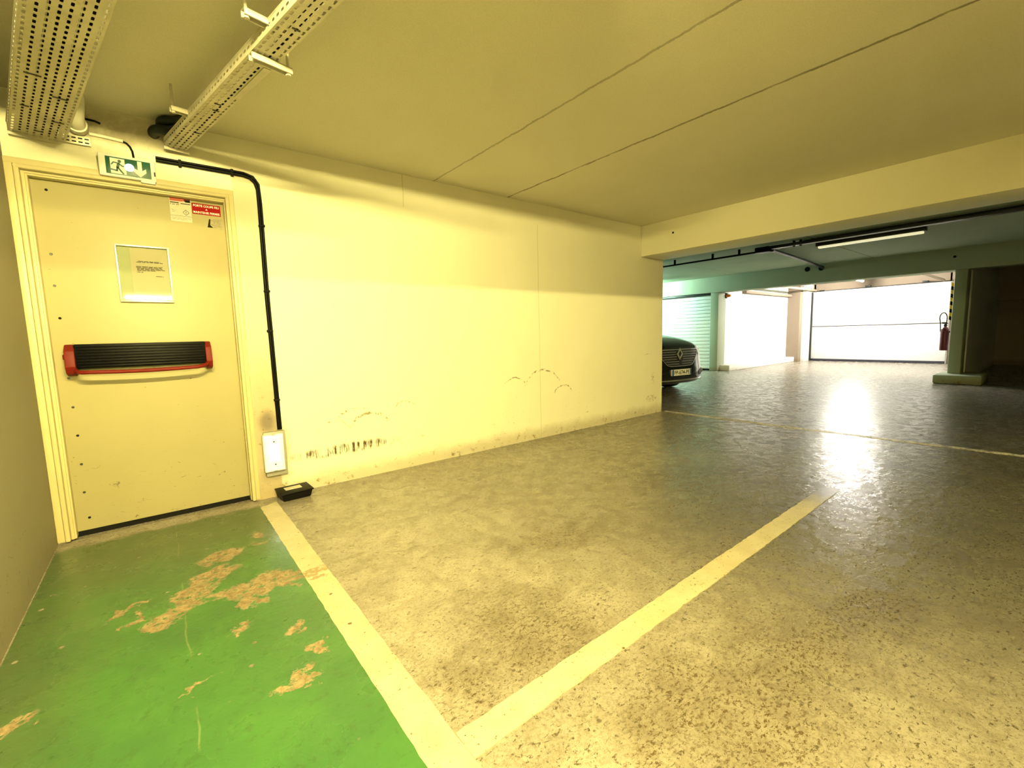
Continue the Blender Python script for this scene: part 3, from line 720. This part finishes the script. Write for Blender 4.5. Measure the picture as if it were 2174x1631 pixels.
# dark green conduits bending from the wall into the narrow tray
for k, (pth, r, lab) in enumerate((
        ([(.106, 3.60, 2.430), (.106, 3.555, 2.430), (.125, 3.515, 2.430), (.180, 3.490, 2.430), (.235, 3.42, 2.430)], .029, 'thick dark green conduit, lower of two, curving from wall to narrow tray'),
        ([(.145, 3.60, 2.4855), (.145, 3.53, 2.4855), (.165, 3.49, 2.4855), (.215, 3.46, 2.4855), (.262, 3.38, 2.4855)], .026, 'thick dark green conduit, upper of two, curving from wall to narrow tray'))):
    cv = []
    P4 = [Vector(p) for p in pth]
    for i in range(len(P4) - 1):
        a = P4[max(i - 1, 0)]; b = P4[i]; c_ = P4[i + 1]; d_ = P4[min(i + 2, len(P4) - 1)]
        for s_ in range(5):
            q = s_ / 5
            cv.append(.5 * ((2 * b) + (c_ - a) * q + (2 * a - 5 * b + 4 * c_ - d_) * q * q + (3 * b - a - 3 * c_ + d_) * q ** 3))
    cv.append(P4[-1])
    single('green_conduit', MB().tube(cv, r, 16), M_gcable, lab, 'conduit', pth[0], group='green conduits', smooth=60)
# white pipe sleeve beside the wide tray
pvp = [(-.235, 3.60, 2.38), (-.235, 3.545, 2.38), (-.235, 3.50, 2.385), (-.232, 3.46, 2.40), (-.226, 3.435, 2.43), (-.222, 3.425, 2.47), (-.222, 3.42, H)]
pv = thing('pipe_sleeve', 'white plastic pipe elbow beside the wide tray', 'pipe', (-.235, 3.55, 2.38))
part('pipe', MB().tube(pvp, .038, 20), M_pvc, pv, 60)
part('socket', MB().lathe([(.030, 0), (.045, 0), (.046, .05), (.044, .052), (.030, .052)], (-.235, 3.535, 2.38), 1, 24), M_pvc, pv, 60)
single('cable_stub', MB().tube([(-.20, 3.592, 2.434), (-.16, 3.590, 2.432), (-.137, 3.593, 2.425)], .006, 8), M_black, 'short black cable stub on the wall beside the white pipe elbow', 'cable', (-.17, D, 2.43), smooth=60)
sg = thing('sign_lead', 'thin beige cable curving down the wall to the exit sign', 'cable', (-.1, D, 2.33))
part('sleeve', MB().tube([(-.19, 3.591, 2.356), (-.12, 3.591, 2.354), (-.045, 3.591, 2.349)], .0085, 10), M_pvc, sg, 60)
part('lead', MB().tube([(-.05, 3.592, 2.349), (-.030, 3.592, 2.342), (-.016, 3.592, 2.325), (-.007, 3.592, 2.30), (-.003, 3.590, 2.25)], .0055, 8), M_black, sg, 60)

# ------------------------------------------------------------------ tube lamps
def tube_light(name, label, p, along, L, tube_mat, group=None, hang=0, top=H):
    x, y, z = p
    root = thing(name, label, 'ceiling light', (x, y, z), group)
    def bxx(a0, a1, b0, b1, z0, z1, bev=0):
        return MB().box(x + a0, x + a1, y + b0, y + b1, z0, z1, bev) if along == 'x' else MB().box(x + b0, x + b1, y + a0, y + a1, z0, z1, bev)
    part('batten', bxx(-L / 2, L / 2, -.035, .035, z + .022, z + .062, .004), M_batten, root)
    for s in (-1, 1): part('lamp_holder', bxx(s * L / 2 - .012, s * L / 2 + .012, -.018, .018, z - .016, z + .024, .003), M_batten, root)
    a = L / 2 - .013
    pth = [(x - a, y, z), (x + a, y, z)] if along == 'x' else [(x, y - a, z), (x, y + a, z)]
    part('tube', MB().tube(pth, .013, 16), tube_mat, root, 60)
    for s in (-.35, .35):
        q = (x + s * L, y) if along == 'x' else (x, y + s * L)
        part('hanger', MB().tube([(q[0], q[1], z + .06), (q[0], q[1], top)], .005, 8), M_batten, root)
    return root
tube_light('tube_light', 'warm tube lamp on the ceiling above the green painted strip', (.02, .30, 2.45), 'x', 1.2, M_tube1)
tube_light('tube_light', 'warm tube lamp behind the cross beam, near the side wall', (.25, -8.27, 2.40), 'x', 1.5, M_tube2)
tube_light('tube_light', 'warm tube lamp behind the cross beam, farther from the side wall', (2.0, -8.27, 2.40), 'x', 1.5, M_tube2)
tube_light('tube_light', 'cool greenish tube lamp in the aisle in front of the ribbed white door', (11.2, 8.6, 2.45), 'y', 1.5, M_tubeg, top=H2)
tube_light('tube_light', 'bright white tube lamp in the passage nearer the pillar', (14.2, 3.55, 2.50), 'x', 1.2, M_tubew, top=H2)
tube_light('tube_light', 'bright white tube lamp in the passage nearer the wide garage door', (16.4, 4.05, 2.50), 'x', 1.2, M_tubew, top=H2)

# fitting in view in the second aisle
al = thing('aisle_light', 'long slim ceiling light with dim pale diffuser under the black pipes', 'ceiling light', (8.86, 2.08, 2.50))
part('housing', MB().box(8.81, 8.92, 1.40, 2.78, 2.495, 2.56, .006), M_darkm, al)
part('diffuser', MB().box(8.83, 8.90, 1.43, 2.75, 2.462, 2.496, .008), M_diff, al, label='pale yellowish diffuser')
for y in (1.6, 2.6): part('hanger', MB().tube([(8.865, y, 2.55), (8.865, y, H2)], .006, 8), M_darkm, al)
# pipes below that ceiling
tp = thing('ceiling_pipe', 'black pipe run along the ceiling beyond the beam, with a branch to the lintel', 'pipe', (8.55, 3.4, 2.5))
part('main_pipe', MB().tube([(8.52, 8.5, 2.50), (8.52, 5.48, 2.50), (8.50, 3.60, 2.50)], .017, 10), M_black, tp, 60)
part('trunking', MB().box(8.46, 8.58, -8.5, 3.35, 2.515, 2.565, .006), M_darkm, tp)
part('trunking', MB().box(8.62, 8.74, -8.5, 2.9, 2.545, 2.598, .006), M_darkm, tp)
part('junction_box', MB().box(8.44, 8.62, 3.36, 3.60, 2.48, 2.57, .01), M_black, tp)
part('branch_pipe', MB().tube([(8.62, 3.38, 2.52), (10.5, 3.52, 2.52), (12.05, 3.66, 2.52), (12.16, 3.67, 2.515), (12.205, 3.69, 2.50)], .030, 12), M_darkm, tp, 60)
part('branch_pipe', MB().tube([(8.70, 3.44, 2.55), (10.5, 3.60, 2.55), (12.05, 3.74, 2.55)], .016, 10), M_black, tp, 60)
for y in (7.2, 6.2, 5.2, 4.4, 3.9, 3.0, 2.9): part('clip', MB().box(8.50, 8.54, y - .015, y + .015, 2.50, H2, .003), M_black, tp)
for (y, r) in ((3.99, .055), (3.71, .050)):
    single('pipe_hole', MB().lathe([(.001, -.012), (r, -.012), (r, .004), (.001, .004)], (X3, y, 2.50 if y < 3.8 else 2.515), 0, 24), M_rubber, 'dark round hole in the lintel where the pipe ends' if y < 3.8 else 'dark round hole in the lintel beside the pipe end', 'hole', (X3, y, 2.5), smooth=40)
single('bolt_hole', MB().lathe([(.001, -.004), (.012, -.004), (.012, .002), (.001, .002)], (X1, 3.136, 2.348), 0, 16), M_rubber, 'small dark hole in the face of the cream beam', 'hole', (X1, 3.136, 2.348))
single('bolt_hole', MB().lathe([(.001, -.006), (.022, -.006), (.022, .002), (.001, .002)], (X3, 1.495, 2.432), 0, 16), M_rubber, 'small dark hole in the lintel above the extinguisher pillar', 'hole', (X3, 1.495, 2.432))

# ------------------------------------------------------------------ garage doors
d2 = thing('door_2', 'white ribbed roller garage door behind the parked car', 'garage door', (X3 + .15, 7.7, 0), kind='structure')
g = MB(); zz = .045
while zz < 2.12:
    g.box(X3 + .10, X3 + .14, 6.335, 9.06, zz, zz + .092, .008); zz += .098
part('door_curtain', g, M_mint, d2)
part('head_rail', MB().box(X3 + .05, X3 + .16, 6.335, 9.06, 2.118, 2.19, .004), M_darkm, d2)
part('bottom_seal', MB().box(X3 + .09, X3 + .15, 6.335, 9.06, .002, .048, .004), M_rubber, d2)
d3 = thing('door_3', 'wide white sectional garage door at the end of the bright passage', 'garage door', (GX, 3.9, 0), kind='structure')
for (za, zb_) in ((.07, 1.165), (1.178, 2.285)):
    part('door_panel', MB().box(GX, GX + .045, 2.20, 5.60, za, zb_, .006), M_sect, d3)
part('bottom_seal', MB().box(GX - .01, GX + .05, 2.20, 5.60, .002, .072, .004), M_seal, d3)
part('panel_joint', MB().box(GX - .003, GX + .03, 2.21, 5.59, 1.158, 1.182), M_darkm, d3)
part('top_frame', MB().box(GX - .03, GX + .05, 2.16, 5.64, 2.288, 2.345, .005), M_sect, d3)
for y, z in ((5.35, 2.37), (4.1, 2.40), (2.75, 2.40)):
    part('spring_bracket', MB().box(GX - .06, GX + .02, y - .07, y + .07, z - .03, z + .02, .004), M_darkm, d3)
part('torsion_bar', MB().tube([(GX - .05, 2.2, 2.365), (GX - .05, 5.6, 2.355)], .010, 8), M_darkm, d3, 60)
for y in (2.19, 5.61):
    part('guide_rail', MB().box(GX - .09, GX - .02, y - .018, y + .018, 0, 2.33, .003), M_darkm if y > 3 else M_grate, d3)
for y in (2.35, 5.50):
    part('guide_rail', MB().box(13.4, GX - .05, y - .02, y + .02, 2.36, 2.42, .004), M_beige, d3)
part('rail_hanger', MB().box(14.6, 14.63, 5.48, 5.52, 2.40, H2, 0), M_beige, d3)
part('lift_cable', MB().tube([(16.2, 5.5, 2.46), (16.7, 5.5, 2.47), (17.2, 5.5, 2.44), (17.74, 5.5, 2.34)], .010, 8), M_darkm, d3, 60)

# amber beacon on the passage side of the slim pillar
bc = thing('warning_beacon', 'small amber beacon lamp near the top of the slim pillar', 'beacon', (12.62, 6.06, 2.09))
part('base', MB().box(12.58, 12.66, 6.085, 6.112, 2.02, 2.16, .004).box(12.57, 12.67, 6.05, 6.112, 2.15, 2.165, .002), M_black, bc)
part('lens', MB().lathe([(.045, 0), (.045, -.03), (.038, -.09), (.02, -.11), (.001, -.115)], (12.62, 6.085, 2.09), 1, 20), M_amber, bc, 60, 'amber lens')

# ------------------------------------------------------------------ fire extinguisher and hazard strip
fe = thing('fire_extinguisher', 'dark red fire extinguisher hanging beside the right pillar', 'fire extinguisher', (12.7, 1.61, .6))
part('cylinder', MB().lathe([(.02, .60), (.066, .603), (.070, .615), (.071, .99), (.066, 1.03), (.045, 1.065), (.024, 1.08), (.020, 1.10), (.0001, 1.10)], (12.7, 1.61, 0), 2, 28), M_ext, fe, 40)
part('valve', MB().box(12.68, 12.72, 1.585, 1.635, 1.095, 1.135, .006).lathe([(.018, 1.09), (.018, 1.15), (.001, 1.15)], (12.7, 1.61, 0), 2, 16), M_darkm, fe, 40)
part('handle', MB().box(12.69, 12.71, 1.57, 1.66, 1.145, 1.158, .003).box(12.69, 12.71, 1.59, 1.67, 1.172, 1.184, .003), M_black, fe)
hp = [(12.7, 1.60, 1.13), (12.7, 1.595, 1.22)] + [(12.7, 1.650 + .055 * math.cos(a), 1.27 + .105 * math.sin(a)) for a in [PI - PI * k / 10 * 1.05 for k in range(11)]] + [(12.7, 1.690, 1.16), (12.7, 1.680, .98)]
part('hose', MB().tube(hp, .0085, 8), M_black, fe, 60)
part('wall_bracket', MB().box(12.67, 12.73, 1.475, 1.56, .96, 1.0, .003), M_darkm, fe)
hzd = thing('hazard_strip', 'yellow and black striped corner guard at the edge of the right pillar', 'corner guard', (12.66, 1.50, 1.5))
for k in range(10):
    z = 1.18 + k * .075
    part('stripe', MB().prism([(1.475, z), (1.565, z + .05), (1.565, z + .125), (1.475, z + .075)], .012, 0, 12.655), M_hazy if k % 2 else M_black, hzd)

# ------------------------------------------------------------------ parked car (nose towards the aisle)
car = thing('car', 'dark parked car with chrome diamond badge, nose showing past the end of the wall', 'car', (7.33, 4.32, 0), rotz=math.radians(-8))
prof = [(.185, .13, .80), (.215, .05, .85), (.27, .015, .885), (.34, .0, .90), (.44, .005, .905), (.54, .025, .905), (.62, .035, .905), (.72, .05, .905), (.81, .072, .90), (.885, .115, .885), (.945, .19, .87), (1.00, .33, .855), (1.055, .56, .835), (1.095, .82, .815), (1.12, 1.12, .79)]
NU = 24
def back(u): a = abs(u); return .06 * a ** 2 + .34 * a ** 6
def nose(u, v):
    """u -1..1 across, v 0..14 up the nose and over the bonnet"""
    i = min(int(v), len(prof) - 2); q = v - i
    z, y, hw = [prof[i][k] * (1 - q) + prof[i + 1][k] * q for k in range(3)]
    fade = 1 if z < .86 else max(0, 1 - (z - .86) / .25)
    zz_ = z - (.10 * abs(u) ** 3 * min(1, max(0, (z - .80) / .15)))
    return Vector((hw * u, y + back(u) * (.35 + .65 * fade), zz_))
def grid(mb, f, us, vs_):
    vv = [[mb.bm.verts.new(f(u, v)) for u in us] for v in vs_]
    for j in range(len(vs_) - 1):
        for i in range(len(us) - 1): mb.bm.faces.new((vv[j][i], vv[j][i + 1], vv[j + 1][i + 1], vv[j + 1][i]))
    return mb
body = MB(); grid(body, nose, [-1 + 2 * i / NU for i in range(NU + 1)], [k * .5 for k in range(29)])
# flanks, from the nose edge back to the tail
ys = [.0, .15, .4, .8, 1.3, 2.0, 2.8, 3.5, 4.1, 4.35, 4.5]
for s in (-1, 1):
    cols = []
    for k in range(15):
        e = nose(s, k); row = []
        for y in ys:
            t_q = y / 4.5; tail = max(0, (y - 3.9) / .6)
            x = s * (min(abs(e.x) + .015 * math.sin(PI * min(1, t_q * 1.3)), .92) * (1 - .14 * tail ** 2)); zt = e.z + (.02 if k > 8 else 0) * min(1, y)
            row.append((x, max(e.y, e.y + y * (4.5 - e.y) / 4.5), zt))
        cols.append(row)
    vv = [[body.bm.verts.new(p) for p in r] for r in cols]
    for j in range(14):
        for i in range(len(ys) - 1): body.bm.faces.new((vv[j][i], vv[j][i + 1], vv[j + 1][i + 1], vv[j + 1][i]))
body.box(-.79, .79, 4.40, 4.52, .25, 1.02, .05)
body.box(-.80, .80, 1.1, 4.45, .95, 1.09, .03)
bo = part('body', body, M_carp, car, 50, local=True)
bmesh_w = [(-.76, 1.14, 1.08), (.76, 1.14, 1.08), (.60, 1.95, 1.56), (-.60, 1.95, 1.56), (-.60, 3.7, 1.56), (.60, 3.7, 1.56), (.74, 4.40, 1.05), (-.74, 4.40, 1.05)]
cb = MB(); vb = [cb.bm.verts.new(p) for p in bmesh_w]
for q in ((0, 1, 2, 3), (3, 2, 5, 4), (4, 5, 6, 7), (0, 3, 4, 7), (1, 6, 5, 2), (0, 7, 6, 1)): cb.bm.faces.new([vb[i] for i in q])
bmesh.ops.bevel(cb.bm, geom=list(cb.bm.edges), offset=.06, segments=3, affect='EDGES')
part('cabin_glass', cb, M_glass, car, 40, local=True)
part('roof', MB().box(-.60, .60, 1.98, 3.70, 1.545, 1.585, .018), M_carp, car, 40, local=True)
for s in (-1, 1):
    for y in (.95, 3.60):
        wh = MB().lathe([(.20, s * .66), (.31, s * .66), (.335, s * .69), (.335, s * .87), (.31, s * .90), (.22, s * .905)], (0, y, .335), 0, 28)
        wo = part('wheel', wh, M_rubber, car, 40, local=True)
        part('hub', MB().lathe([(.001, s * .86), (.21, s * .86), (.22, s * .908), (.05, s * .915), (.001, s * .915)], (0, y, .335), 0, 20), M_chrome, wo, 40, local=True)
def onnose(x, z, off):
    """point a little proud of the nose surface at lateral x and height z"""
    hi = 13.99; lo = 0.
    for _ in range(40):
        mid = (lo + hi) / 2
        hw = nose(1, mid).x
        if nose(x / hw, mid).z < z: lo = mid
        else: hi = mid
    p = nose(x / nose(1, lo).x, lo); return Vector((p.x, p.y - off, p.z))
def patch(pts_fn, n, m_, off, mb=None):
    mb = mb or MB()
    return grid(mb, lambda u, v: onnose(*pts_fn(u, v), off), [i / n for i in range(n + 1)], [j / m_ for j in range(m_ + 1)])
def gw(z): return .30 + .24 * min(1, max(0, (z - .52) / .26)) ** .8
gr = patch(lambda u, v: ((2 * u - 1) * gw(.525 + .27 * v), .525 + .27 * v), 18, 8, .006)
gro = part('grille', gr, M_carbl, car, 50, local=True)
for k in range(6):
    z = .560 + k * .042
    for s in (-1, 1):
        x0, x1 = .085 if k > 1 else .04, gw(z) - .03
        part('grille_bar', MB().tube([onnose(s * (x0 + (x1 - x0) * q / 6), z, .010) for q in range(7)], .0065, 6), M_chrome, gro, 60, local=True)
def gpath():
    P_ = [(-gw(.80) - .005, .80)] + [(-gw(z) - .004, z) for z in (.76, .70, .64, .58, .54)] + [(-.26, .522), (-.1, .518), (.1, .518), (.26, .522)] + [(gw(z) + .004, z) for z in (.54, .58, .64, .70, .76)] + [(gw(.80) + .005, .80)]
    return [onnose(x, z, .010) for x, z in P_]
part('grille_surround', MB().tube(gpath(), .008, 8), M_chrome, gro, 60, local=True)
part('bonnet_lip', MB().tube([onnose(-.53 + 1.06 * k / 12, .812, .008) for k in range(13)], .010, 8), M_chrome, gro, 60, local=True)
bd = MB()
def dia(sx_, sz_): return [Vector((0, 0, sz_)), Vector((sx_, 0, 0)), Vector((0, 0, -sz_)), Vector((-sx_, 0, 0))]
c0 = onnose(0, .735, .022)
o4, i4 = dia(.082, .112), dia(.040, .062)
f4 = [bd.bm.verts.new(c0 + p) for p in o4]; g4 = [bd.bm.verts.new(c0 + p) for p in i4]; r4 = [bd.bm.verts.new(c0 + p * .76 + Vector((0, -.016, 0))) for p in o4]
for i in range(4):
    j = (i + 1) % 4
    bd.bm.faces.new((f4[i], f4[j], r4[j], r4[i])); bd.bm.faces.new((r4[i], r4[j], g4[j], g4[i]))
part('badge', bd, M_chrome, gro, 20, 'chrome diamond badge', local=True)
for s in (-1, 1):
    hl = patch(lambda u, v: (s * (gw(.78) + .03 + (.86 - gw(.78) - .03) * u), .70 + .02 * u + (.10 - .02 * u) * v + .03 * u), 8, 4, .007)
    part('headlamp', hl, M_lens, car, 50, local=True)
    fg = patch(lambda u, v: (s * (.52 + .28 * u), .33 + (.14 - .06 * (1 - u)) * v), 6, 4, .006)
    part('fog_recess', fg, M_carbl, car, 50, local=True)
    part('fog_lamp', MB().lathe([(.001, -.012), (.035, -.010), (.038, .0), (.038, .01)], onnose(s * .66, .40, .006), 1, 16), M_lens, car, 50, local=True)
lo_ = patch(lambda u, v: ((2 * u - 1) * (.52 - .1 * v), .255 + .075 * v), 14, 3, .006)
part('lower_intake', lo_, M_carbl, car, 50, local=True)
part('bumper_trim', MB().tube([onnose(-.84 + 1.68 * k / 24, .262 + .015 * (abs(-1 + 2 * k / 24)) ** 2, .010) for k in range(25)], .013, 8), M_chrome, car, 60, 'bright trim along the bumper', local=True)
yp = -.020
np_ = part('number_plate', MB().box(-.26, .26, yp, yp + .03, .352, .462, .003), M_plate, car, local=True)
part('country_band', MB().box(-.259, -.218, yp - .001, yp + .01, .354, .460), M_blue, np_, local=True)
part('country_band', MB().box(.218, .259, yp - .001, yp + .01, .354, .460), M_blue, np_, local=True)
tx = MB(); add_text(tx, 'FP-674-PE', .072, .405, lambda p, q: (p, yp - .0015, .407 + q))
part('lettering', tx, M_ink, np_, None, local=True)

# ------------------------------------------------------------------ world, camera, render look
wd = bpy.data.worlds.new('World'); sc.world = wd; wd.use_nodes = True
wd.node_tree.nodes['Background'].inputs[0].default_value = (.02, .02, .02, 1); wd.node_tree.nodes['Background'].inputs[1].default_value = .3

F, YAW, PIT, ROL, CH = 942.0335, .672051, -.109091, -.0263289, 1.14336
f_ = Vector((math.sin(YAW) * math.cos(PIT), math.cos(YAW) * math.cos(PIT), math.sin(PIT)))
r_ = Vector((math.cos(YAW), -math.sin(YAW), 0)); u_ = r_.cross(f_)
r2 = r_ * math.cos(ROL) + u_ * math.sin(ROL); u2 = -r_ * math.sin(ROL) + u_ * math.cos(ROL)
cam = bpy.data.cameras.new('camera'); cam.sensor_width = 36; cam.lens = 36 * F / 2174; cam.clip_start = .02
co = bpy.data.objects.new('camera', cam); C.objects.link(co)
co.matrix_world = Matrix(((r2.x, u2.x, -f_.x, 0), (r2.y, u2.y, -f_.y, 0), (r2.z, u2.z, -f_.z, CH), (0, 0, 0, 1)))
sc.camera = co
vs = sc.view_settings; vs.view_transform = 'Standard'; vs.look = 'None'; vs.gamma = 1; vs.use_curve_mapping = False; vs.exposure = 0.0
try:
    sc.cycles.use_denoising = True; sc.cycles.max_bounces = 5; sc.cycles.diffuse_bounces = 3; sc.cycles.glossy_bounces = 2; sc.cycles.transparent_max_bounces = 4; sc.cycles.use_adaptive_sampling = True; sc.cycles.adaptive_threshold = .2; sc.cycles.adaptive_min_samples = 32; sc.cycles.use_light_tree = True
    sc.cycles.sample_clamp_indirect = 4
except Exception: pass
